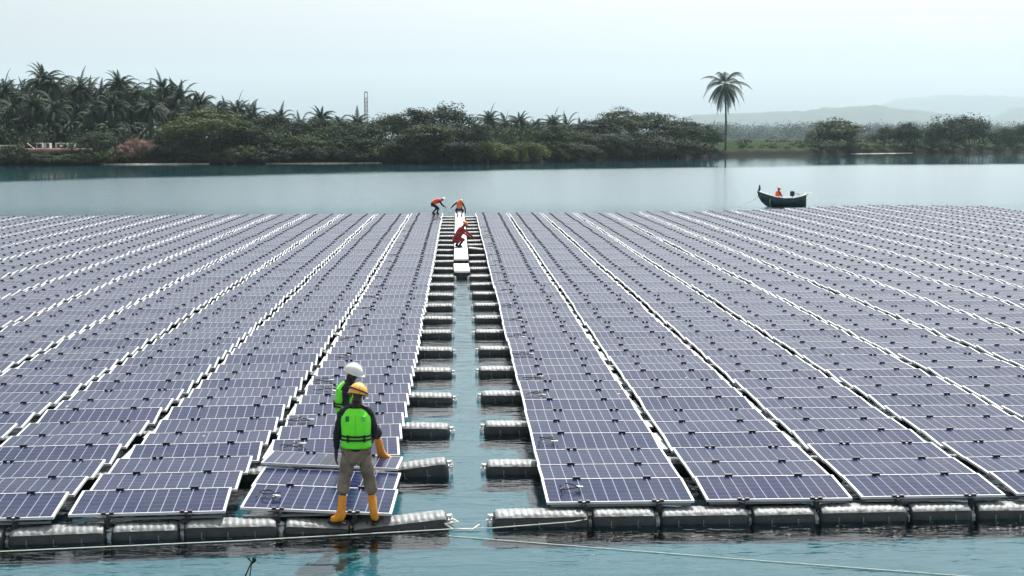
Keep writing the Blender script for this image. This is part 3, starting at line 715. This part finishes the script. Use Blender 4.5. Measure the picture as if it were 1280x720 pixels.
# reddish dirt platform and pale sand strip on the left bank
def strip(name,px0,px1,d0,d1,z,m,lab,cat,step=1.5):
    mb=MB(); a=[]; x0=(px0-571)/F*290; x1=(px1-571)/F*290; n=int((x1-x0)/step)
    for i in range(n+1):
        x=x0+(x1-x0)*i/n; e=min(1,min(i,n-i)/4+.15); dm=(d0+d1)/2; w=(d1-d0)/2*e
        for k in range(5):
            d=dm-w+2*w*k/4+noise.noise((x*.3,k,1))*.4; y=shore(x)+d; mb.v.append(Vector((x,y,(z if z is not None else gz(x,y)+.06)+noise.noise((x*.5,k*2,9))*.12)))
    for i in range(n):
        for k in range(4): mb.face([i*5+k,(i+1)*5+k,(i+1)*5+k+1,i*5+k+1])
    o=mb.build(name,m,None,True); so=o.modifiers.new('s','SOLIDIFY'); so.thickness=1.0; so.offset=-1; return struct(o,'structure',lab,cat)
strip('dirt_terrace',-25,108,9,16,3.15,M['dirt'],'reddish bare earth terrace on the left bank','ground')
strip('sand_bar',128,262,-1.0,2.2,.26,M['sand'],'pale sand strip at the waterline of the left bank','sand')
strip('beach_line',330,478,-1.0,1.4,.24,M['sand'],'thin pale sand line under the trees left of the middle','sand')
strip('shoreline_sand',1380,1560,-.8,1.0,.24,M['sand'],'thin pale waterline sand on the right shore','sand')

def gpos(px,D): 
    d=ray(px,173); return Vector((d.x/d.y*D,D,0))
# white boxes on terrace
for i,(px,w,lab) in enumerate([(50,1.25,'white square box with dark opening, leftmost of five on the left bank'),(60,1.1,'low white open box, second from left of five on the red earth bank'),(73,1.0,'white square box with dark opening, middle one of five on the left bank'),(81.5,1.1,'white square box with dark opening, fourth of five on the left bank'),(89.5,1.3,'brighter white box with dark opening, rightmost of five on the left bank')]):
    p=gpos(px,0.1); D=shore(gpos(px,285).x)+12.5; p=gpos(px,D); h=1.15
    t=thing('open_box',lab,'box',(p.x,p.y,3.10),(0,0,random.uniform(-.15,.15)),'white boxes on the red earth bank')
    b=MB(); tt=.16
    b.box((0,0,tt/2),(w,1.0,tt)); b.box((0,0,h-tt/2),(w,1.0,tt)); b.box((-w/2+tt/2,0,h/2),(tt,1.0,h-2*tt)); b.box((w/2-tt/2,0,h/2),(tt,1.0,h-2*tt)); b.build('casing',M['white'],t)
    MB().box((0,.3,h/2),(w-2*tt-.02,.05,h-2*tt-.02)).build('back_panel',M['rail'],t)
a=gpos(-12,297); c=gpos(30,300); t=thing('low_wall','long low white wall at the far left of the left bank','wall',((a.x+c.x)/2,(a.y+c.y)/2,3.0),(0,0,math.atan2(c.y-a.y,c.x-a.x)))
MB().box((0,0,.35),((c-a).length,.3,.7)).build('wall',M['white'],t); MB().box((0,0,.76),((c-a).length+.1,.42,.12)).build('coping',M['white'],t)
a=gpos(39,294); mb=MB(); mb.tube([(a.x-.8,a.y,4.2),(a.x+.9,a.y-.5,3.0)],.09,6); tag(mb.build('leaning_pole',M['white']),'short white pole leaning beside the end of the low wall','pole')
# lattice mast
a=gpos(458,640); topz=H+640*(173-119)/F+.8
t=thing('lattice_mast','tall thin lattice mast rising above the trees left of the middle','mast',(a.x,a.y,4.0)); hh=topz-4
b=MB(); 
for sx in(-1,1):
    for sy in(-1,1): b.tube([(sx*.75,sy*.75,0),(sx*.6,sy*.6,hh)],.13,5)
b.build('legs',M['mast'],t)
b=MB(); k=int(hh/1.9)
for i in range(k):
    z=i*1.9; 
    for (p,q) in(((-.7,-.7),(.7,-.7)),((.7,-.7),(.7,.7)),((.7,.7),(-.7,.7)),((-.7,.7),(-.7,-.7))):
        b.tube([(*p,z),(*q,z+1.9)],.16,4); b.tube([(*p,z),(*q,z)],.16,4)
b.build('bracing',M['mast'],t)
b=MB(); 
b.box((0,0,hh+.2),(1.3,1.3,.5))
b.build('antenna',M['mast'],t)

# ------------------------------------------------------------------ trees
def palm_meshes(seed,nf=34,L=5.2,droop=1.,low=118,lw=.60,top=78):
    r=random.Random(seed); b=MB()
    for i in range(nf):
        az=i*2.399+r.uniform(-.2,.2); el=R(top)-(i/nf)**.85*R(low)+r.uniform(-.16,.16); l=L*r.uniform(.85,1.1)
        dr=droop*r.uniform(.7,1.4); p=Vector((0,0,0)); d=Vector((math.cos(az)*math.cos(el),math.sin(az)*math.cos(el),math.sin(el))); pts=[p.copy()]; n=12
        for k in range(n):
            p=p+d*(l/n); d=(d+Vector((0,0,-.115*dr*(1+k*.10)))).normalized(); pts.append(p.copy())
        b.tube(pts,[.07-.055*k/n for k in range(n+1)],4,0,False)
        sd=Vector((-math.sin(az),math.cos(az),0))
        m=40
        for k in range(m):
            f=.16+.84*k/m; x=f*n; i0=min(n-1,int(x)); q=pts[i0].lerp(pts[i0+1],x-i0); tg=(pts[i0+1]-pts[i0]).normalized()
            ll=(1.0*math.sin(math.pi*min(1,.2+f*.83))+.15)*l/5.2*lw
            for s in(-1,1):
                e=q+(sd*s*.85+tg*.55+Vector((0,0,-.45-r.random()*.25))).normalized()*ll*r.uniform(.85,1.1)
                w=tg*.062
                b.quad([q-w,q+w,e+w*.3,e-w*.3],1)
    return b.mesh('crown',[M['palmtrunk'],M['leaf_palm']])
PALMC=[palm_meshes(s,nf,L,dr) for s,nf,L,dr in((1,62,5.6,1.1),(2,58,6.2,1.35),(3,66,5.2,1.0),(4,60,5.8,1.5))]
LONEC=palm_meshes(9,34,7.0,1.0,138,.90,72)
def trunk_mesh(h,r0,r1,seed=0,flare=1.3):
    r=random.Random(seed); b=MB(); pts=[];rd=[]; n=10
    for i in range(n+1):
        a=i/n; pts.append((math.sin(a*2+seed)*.03*h*a,math.cos(a*1.7+seed)*.015*h*a,-.6+(h+.6)*a)); rd.append((r0*(1-a)+r1*a)*(flare if i==0 else 1)*r.uniform(.93,1.07))
    b.tube(pts,rd,9); return b.mesh('trunk',M['palmtrunk'],True),Vector(pts[-1])
def palm(px,topy,D,label,group,var=None,scale=1.,crown=None,cat='palm tree',name='oil_palm',r0=.34):
    p=gpos(px,D); z0=gz(p.x,p.y); ztop=H+D*(173-topy)/F; v=random.randrange(4) if var is None else var
    ch=ztop-3.3*scale*1.0; hh=max(2.0,ch-z0)
    t=thing(name,label,cat,(p.x,p.y,z0),(0,0,0),group)
    tm,tp=trunk_mesh(hh,r0,r0*.75,px)
    obj('trunk',tm,t); c=obj('crown',crown or PALMC[v],t,tp); c.scale=(scale,)*3; c.rotation_euler=(random.uniform(-.06,.06),random.uniform(-.06,.06),random.uniform(0,6.28))
    return t
def crown_mesh(seed,W,Hc,nclump,nleaf,leaf,lm,flat=.55,dome=True,irregular=.35):
    """leaf clumps spread over a crown W wide, Hc tall, base at z=0"""
    r=random.Random(seed); b=MB(); cl=[]
    for i in range(nclump):
        a=i*2.399+r.uniform(-.4,.4); q=math.sqrt((i+.5)/nclump)*r.uniform(.8,1.05)
        x=math.cos(a)*q*W/2*.84; y=math.sin(a)*q*W/2*.84
        topz=Hc*(math.sqrt(max(0,1-q*q*.85)) if dome else .82) 
        z=topz*r.uniform(.35 if dome else .6,1)*(1-irregular*.3*r.random())
        rad=W*r.uniform(.10,.20)
        cl.append((Vector((x,y,z)),rad))
    per=max(8,nleaf//nclump)
    for c,rad in cl:
        for k in range(per):
            d=Vector((r.gauss(0,1),r.gauss(0,1),r.gauss(0,1))).normalized(); q=c+Vector((d.x,d.y,d.z*flat))*rad*(r.random()**.35)*r.uniform(.85,1.18)
            s=leaf*r.uniform(.6,1.3); n=(d+Vector((r.uniform(-.8,.8),r.uniform(-.8,.8),r.uniform(-.2,1.)))).normalized()
            u=n.cross(Vector((r.uniform(-1,1),r.uniform(-1,1),.3))).normalized(); w=n.cross(u)
            b.quad([q-u*s,q-w*s*.5,q+u*s,q+w*s*.5])
    return b.mesh('crown',lm),cl
def limbs_mesh(cl,h,r0,seed,m='bark'):
    r=random.Random(seed); b=MB(); fork=Vector((0,0,h*.75))
    b.tube([(0,0,-.8),(r.uniform(-.1,.1),0,h*.35),tuple(fork)],[r0*1.3,r0,r0*.8],8)
    for c,rad in r.sample(cl,min(len(cl),9)):
        e=Vector((c.x,c.y,c.z+h)); mdp=fork.lerp(e,.5)+Vector((r.uniform(-.3,.3),r.uniform(-.3,.3),(e.z-fork.z)*-.1))
        b.tube([tuple(fork),tuple(mdp),tuple(e)],[r0*.55,r0*.32,r0*.1],5,0,False)
    return b.mesh('trunk',M[m],True)
# prototypes, unit crowns ~ W=10,H=6
BROAD=[]
for s,(nc,flat,dome,lm) in enumerate([(46,.7,True,'leaf_dark'),(52,.65,True,'leaf_mid'),(40,.75,True,'leaf_dark'),(60,.42,True,'leaf_mid'),(56,.40,True,'leaf_dark'),(46,.5,True,'leaf_lite'),(60,.40,True,'leaf_lite')]):
    me,cl=crown_mesh(20+s,10,6.5,nc,5200,.20,M[lm],flat,dome); BROAD.append((me,cl))
BUSH=[]
for s,lm in enumerate(['leaf_dark','leaf_mid','leaf_lite','leaf_dry']):
    me,cl=crown_mesh(50+s,4,2.6,16,1500,.13,M[lm],.8,True); BUSH.append((me,cl))
tl=[]
def broad(px,topy,wpx,D,v,label,group=None,cat='tree',hfrac=.62):
    p=gpos(px,D); z0=gz(p.x,p.y); ztop=H+D*(173-topy)/F; W=wpx*D/F; T=ztop-z0
    ch=T*hfrac if v not in(3,4,6) else T*(.60 if px<1000 else .72); th=T-ch
    me,cl=BROAD[v]
    t=thing('broadleaf_tree',label,cat,(p.x,p.y,z0),(0,0,0),group)
    sx=W/10*1.05; sz=ch/6.6
    k=obj('crown',me,t,(0,0,th)); k.scale=(sx,sx,sz); rzz=random.uniform(0,6.28); k.rotation_euler=(0,0,rzz)
    rot=Matrix.Rotation(rzz,3,'Z')
    lm=limbs_mesh([(rot@Vector((c.x*sx,c.y*sx,c.z*sz)),q) for c,q in cl],th,max(.18,T*.022),int(px))
    obj('trunk',lm,t); return t
def bush(px,D,h,w,v,label,group,name='bush',cat='bush'):
    p=gpos(px,D); z0=gz(p.x,p.y)-.15; t=thing(name,label,cat,(p.x,p.y,z0),(0,0,0),group)
    k=obj('foliage',BUSH[v][0],t); k.scale=(w/4,w/4,h/2.75); k.rotation_euler=(0,0,random.uniform(0,6.28))
    b=MB(); 
    for i in range(4): b.tube([(0,0,-.3),(math.cos(i*1.6)*w*.2,math.sin(i*1.6)*w*.2,h*.55)],[.08,.03],5)
    b.build('stems',M['bark'],t); return t

GP='oil palms in the left grove'
back=[(5,100),(30,108),(55,84),(80,101),(102,97),(125,109),(153,92),(178,104),(205,99),(228,111),(250,116),(272,124),(298,125),(318,136)]
for i,(px,ty) in enumerate(back):
    palm(px,ty,325+random.uniform(-8,25),f'tall oil palm on the left grove skyline, {nth(i+1)} from the left photo edge',GP,i%4,1.05+ (.18 if px==55 else 0))
for i,(px,ty) in enumerate(back):
    palm(px+13,ty+9,340+random.uniform(-5,8),f'oil palm of the rear rank in the left grove, {nth(i+1)} from the left photo edge',GP,(i+1)%4,1.1)
front=[(-8,128),(20,122),(45,118),(72,122),(95,124),(118,128),(142,120),(165,122),(190,120),(215,128),(240,134)]
for i,(px,ty) in enumerate(front):
    palm(px,ty,314+random.uniform(-5,6),f'dark oil palm below the left grove skyline, {nth(i+1)} from the left photo edge',GP,(i+2)%4,1.)
low=[(8,146),(35,143),(62,146),(88,144),(112,150),(138,146),(162,150),(186,152)]
for i,(px,ty) in enumerate(low):
    palm(px,ty,306+random.uniform(-2,3),f'low shaded oil palm at the front foot of the left grove, {nth(i+1)} from left',GP,(i+1)%4,.95)
mid=[(350,137,330),(375,147,335),(401,135,335),(424,142,330),(446,143,335)]
for i,(px,ty,D) in enumerate(mid): palm(px,ty,D,f'oil palm topping the trees between the left grove and the mast, {nth(i+1)} from left','palms left of the mast',i%4,.9)
far=[(612,138,420),(632,146,440),(650,141,430),(670,146,440),(690,143,400),(708,147,410),(725,150,430)]
for i,(px,ty,D) in enumerate(far): palm(px,ty,D,f'hazy oil palm behind the low middle shrubs, {nth(i+1)} from left','hazy palms behind the middle shrubs',i%4,1.05)
palm(907,89,425,'tall lone palm with bare trunk standing on the grassy point',None,0,1.22,LONEC,'palm tree','lone_palm',.30)

B=[ # px, topy, width px, D, variant, phrase
(262,137,110,300,6,'wide light green tree in front of the left palm grove'),
(222,150,60,299,5,'smaller light green tree at the left side of the wide light green tree'),
(305,150,60,303,1,'mid green tree at the right side of the wide light green tree'),
(120,163,55,292,4,'flat topped dark tree leaning over the bank right of the white boxes'),
(338,140,60,320,1,'rounded green tree just right of the left palm grove'),
(368,149,64,314,0,'dark round tree second right of the left palm grove'),
(395,146,60,318,1,'green tree with a palm crown above it, left of the mast'),
(425,150,66,314,0,'dark tree halfway between palm grove and mast'),
(458,150,60,314,2,'dark tree directly under the lattice mast'),
(330,166,60,304,0,'low dark tree at the water, left part of the middle wood'),
(380,168,60,304,5,'low lighter green tree overhanging the small pale beach'),
(440,168,70,306,0,'low dark tree over the right end of the small pale beach'),
(487,140,56,318,1,'leafy tree just right of the lattice mast'),
(512,133,62,320,0,'tall dark tree left of the big central tree'),
(556,126,84,318,2,'tallest big dark central tree of the wooded point'),
(540,152,96,304,1,'dense tree hanging over the water below the central treetop'),
(592,152,52,303,0,'dark tree at the right end of the wooded point'),
(568,172,70,299,2,'low dark tree touching the water at the wooded point'),
(502,172,60,303,0,'low dark tree touching the water left of the wooded point'),
(690,155,52,322,0,'dark round tree right of the low middle shrubs'),
(722,162,46,336,1,'small green tree between the dark round tree and umbrella trees'),
(748,147,60,348,4,'umbrella tree, leftmost of the flat crowned group'),
(778,133,72,356,3,'tallest umbrella tree of the flat crowned group'),
(816,138,78,365,4,'broad umbrella tree right of the tallest one'),
(852,146,66,378,3,'umbrella tree fourth in the flat crowned group'),
(884,153,50,392,0,'dark rounded tree nearest left of the lone palm'),
(760,166,70,342,0,'low dark tree below the leftmost umbrella tree'),
(805,165,80,350,2,'low dark tree below the broad umbrella tree'),
(848,168,70,372,0,'low dark tree by the water left of the lone palm'),
(712,176,60,324,2,'low dark waterside tree at the inner bay corner'),
(1047,146,76,486,3,'flat crowned tree alone on the right bank'),
(1046,158,60,484,0,'dense lower tree beneath the flat crowned tree on the right bank'),
(1112,156,36,505,1,'slim pale tree between the two big right bank trees'),
(1137,150,38,502,0,'slim dark tree left of the biggest right bank tree'),
(1180,142,64,512,2,'biggest right bank tree, its left half'),
(1212,140,64,520,1,'biggest right bank tree group, its right crown'),
(1255,156,36,530,0,'small dark tree near the right photo edge'),
(1278,152,40,540,1,'tree cut by the right photo edge'),
]
for px,ty,w,D,v,lab in B: broad(px,ty,w,D,v,lab,'shore trees',hfrac=.84 if px>1000 else .72)
# bushes along the waterline
k=0
for i in range(94):
    px=-6+i*9.6+random.uniform(-4,4)
    if 150<px<190: continue
    if px>900: continue
    D0=shore(gpos(px,300).x); 
    for _ in range(4): D0=shore(gpos(px,D0).x)
    v=random.choice([0,0,1,0,1]); h=random.uniform(2.2,4.0)
    if 36<px<100: h=random.uniform(1.1,1.6)
    if 605<px<680: v=2; h=random.uniform(3.5,4.8)
    k+=1; bush(px,D0+random.uniform(.3,2.8),h,random.uniform(5,7),v,f"{['dark','green','light green'][v]} waterside bush, {nth(k)} from the left along the wooded shore",'bushes along the wooded shore')
k=0
for i,(px,h,w,v) in enumerate([(928,1.6,3,0),(938,1.2,2.5,1),(952,1.0,2.5,2),(966,1.3,3,1),(985,1.1,3,2),(1003,2.2,4,1),(1022,3.2,7,0),(1040,3.4,8,0),(1062,3.2,8,0),(1082,2.6,7,2),(1100,2.2,6,1),(1120,2.5,6,0),(1142,3.2,8,0),(1165,3.2,8,0),(1185,3.4,8,0),(1207,3.2,8,0),(1228,3.0,8,0),(1248,3.,8,0),(1268,3.,8,0)]):
    D0=450
    for _ in range(4): D0=shore(gpos(px,D0).x)
    k+=1; bush(px,D0+random.uniform(2,6)+(8 if px<1010 else 0),h,w,v,f"{['dark','green','light green'][v]} bush on the right bank, {nth(k)} to the right of the lone palm",'bushes on the right bank')
for i,(px,h,w) in enumerate([(140,2.8,5),(152,3.6,6),(163,4.4,6),(173,5.0,6),(183,4.4,5)]):
    D0=shore(gpos(px,290).x); bush(px,D0+1.5+i*.6,h,w,3,f"dry reddish brown bush above the pale sand strip, {nth(i+1)} from its left",'dry reddish bushes','dry_bush')
# inner wood filling, behind the first line
def wood(name,n,xr,dr,hr,leaf,per,m,lab,seed,cl=(2.5,4.5)):
    r=random.Random(seed); b=MB()
    for i in range(n):
        px=r.uniform(*xr); D=r.uniform(*dr); p=gpos(px,D); 
        if D<shore(p.x)+6: continue
        z=gz(p.x,p.y)+r.uniform(*hr); R_=r.uniform(*cl)
        for k in range(per):
            d=Vector((r.gauss(0,1),r.gauss(0,1),r.gauss(0,1))).normalized(); q=p+Vector((0,0,z))+Vector((d.x*R_,d.y*R_,d.z*R_*.75))*r.random()**.4
            s=leaf*r.uniform(.6,1.3); u=Vector((r.uniform(-1,1),r.uniform(-1,1),r.uniform(-1,1))).normalized(); w=u.cross(d).normalized()
            b.quad([q-u*s,q-w*s*.6,q+u*s,q+w*s*.6])
    o=b.build(name,m); return struct(o,'stuff',lab,'undergrowth')
wood('undergrowth',360,(-10,600),(296,318),(.1,3.2),.30,150,M['leaf_dark'],'dark undergrowth filling the spaces below the shore trees',4)
wood('scrub',130,(600,900),(318,400),(.3,3.5),.32,130,M['leaf_dark'],'dark scrub under the flat crowned trees',5,(2,3.5))
wood('bank_scrub',70,(1010,1290),(455,570),(.2,2.6),.35,130,M['leaf_dark'],'dark scrub between the trees of the right bank',9,(1.8,3.2))
wood('meadow_shrubs',120,(905,1330),(455,640),(-1.6,.2),.35,90,M['leaf_mid'],'low green shrubs growing over the right bank meadow',12,(1.6,2.8))
wood('distant_woodland',800,(560,1320),(1700,2600),(-4,13),1.2,100,M['leaf_wood'],'hazy blue green far woodland behind the right bank',6,(10,18))
wood('far_treeline',700,(860,1320),(3400,4400),(-4,26),2.4,90,M['leaf_wood'],'pale blue far treeline below the hills',8,(20,34))

# ------------------------------------------------------------------ hills
def hill(name,D,prf,depth,lab,seed):
    b=MB(); xs_=[p[0] for p in prf]; n=90; rs=[]
    for i in range(n+1):
        px=xs_[0]+(xs_[-1]-xs_[0])*i/n
        for (a,ya),(c,yc) in zip(prf,prf[1:]):
            if px<=c+1e-6: s=(px-a)/(c-a); s=s*s*(3-2*s); y=ya+(yc-ya)*s; break
        hgt=max(0,(173-y)/F*D)+noise.noise((px*.05,seed,0))*D*.0003+noise.noise((px*.2,seed,5))*D*.00012
        row=[]
        for k in range(9):
            t=k/8; q=gpos(px,D+depth*(t-.5)*2); w=math.cos((t-.5)*math.pi)**1.3 if 0<t<1 else 0
            q.z=3.5+ (hgt)*w*(1+.04*noise.noise((px*.08,k*1.3,seed))); row.append(q)
        rs.append(row)
    b.rings(rs,0,False,False); return struct(b.build(name,mat(name+'_cover',(.022,.040,.036),.95,var=.35,vscale=.01),None,True),'structure',lab,'hill')
hill('near_hills',6800,[(820,160),(870,143),(930,141),(1000,138),(1040,134),(1090,131),(1130,136),(1190,142),(1240,149),(1330,153)],900,'low blue hills behind the right bank',1)
hill('far_hills',12500,[(1010,150),(1080,134),(1140,121),(1190,118),(1240,119),(1290,123),(1400,132)],1500,'pale far mountain fading into the sky at right',2)
hill('right_hills',8800,[(1180,165),(1230,148),(1270,134),(1330,128),(1450,140)],1200,'hazy blue slope at the right photo edge',3)

# ------------------------------------------------------------------ haze, sky, sun, camera
hm=bpy.data.materials.new('haze_air'); hm.use_nodes=True; N=hm.node_tree.nodes; N.remove(N['Principled BSDF'])
pv=N.new('ShaderNodeVolumePrincipled'); pv.inputs['Color'].default_value=(.68,.89,1.0,1); pv.inputs['Density'].default_value=.00007; pv.inputs['Anisotropy'].default_value=.2
hm.node_tree.links.new(pv.outputs[0],N['Material Output'].inputs['Volume'])
mb=MB().box((0,6900,324),(22000,15000,652)); struct(mb.build('haze',hm),'stuff','thin pale haze over the lake and hills','haze')

EL,AZ=R(56),R(22)
w=bpy.data.worlds.new('World'); sc.world=w; w.use_nodes=True; N=w.node_tree.nodes; L=w.node_tree.links
bg=N['Background']; sky=N.new('ShaderNodeTexSky'); sky.sky_type='NISHITA'; sky.sun_disc=False; sky.sun_elevation=EL; sky.sun_rotation=AZ
sky.air_density=1.2; sky.dust_density=5.0; sky.ozone_density=1.0; sky.altitude=0
hs=N.new('ShaderNodeHueSaturation'); hs.inputs['Saturation'].default_value=.06; L.new(sky.outputs[0],hs.inputs['Color']); L.new(hs.outputs[0],bg.inputs['Color']); bg.inputs['Strength'].default_value=.098
sd=bpy.data.lights.new('sun','SUN'); sd.energy=4.3; sd.angle=R(.6); sd.color=(1,.95,.88); so=bpy.data.objects.new('sun',sd); COL.objects.link(so)
so.rotation_euler=Vector((math.sin(AZ)*math.cos(EL),math.cos(AZ)*math.cos(EL),math.sin(EL))).to_track_quat('Z','Y').to_euler()
cd=bpy.data.cameras.new('camera'); cam=bpy.data.objects.new('camera',cd); COL.objects.link(cam); cam.location=CAMP; cam.rotation_euler=cam_eul
cd.sensor_width=36; cd.lens=36*F/1280; cd.clip_start=.1; cd.clip_end=20000; sc.camera=cam
vs=sc.view_settings; vs.view_transform='Standard'; vs.look='None'; vs.exposure=.86; vs.gamma=1; vs.use_curve_mapping=False
sc.cycles.use_denoising=True; sc.cycles.max_bounces=6; sc.cycles.sample_clamp_indirect=6
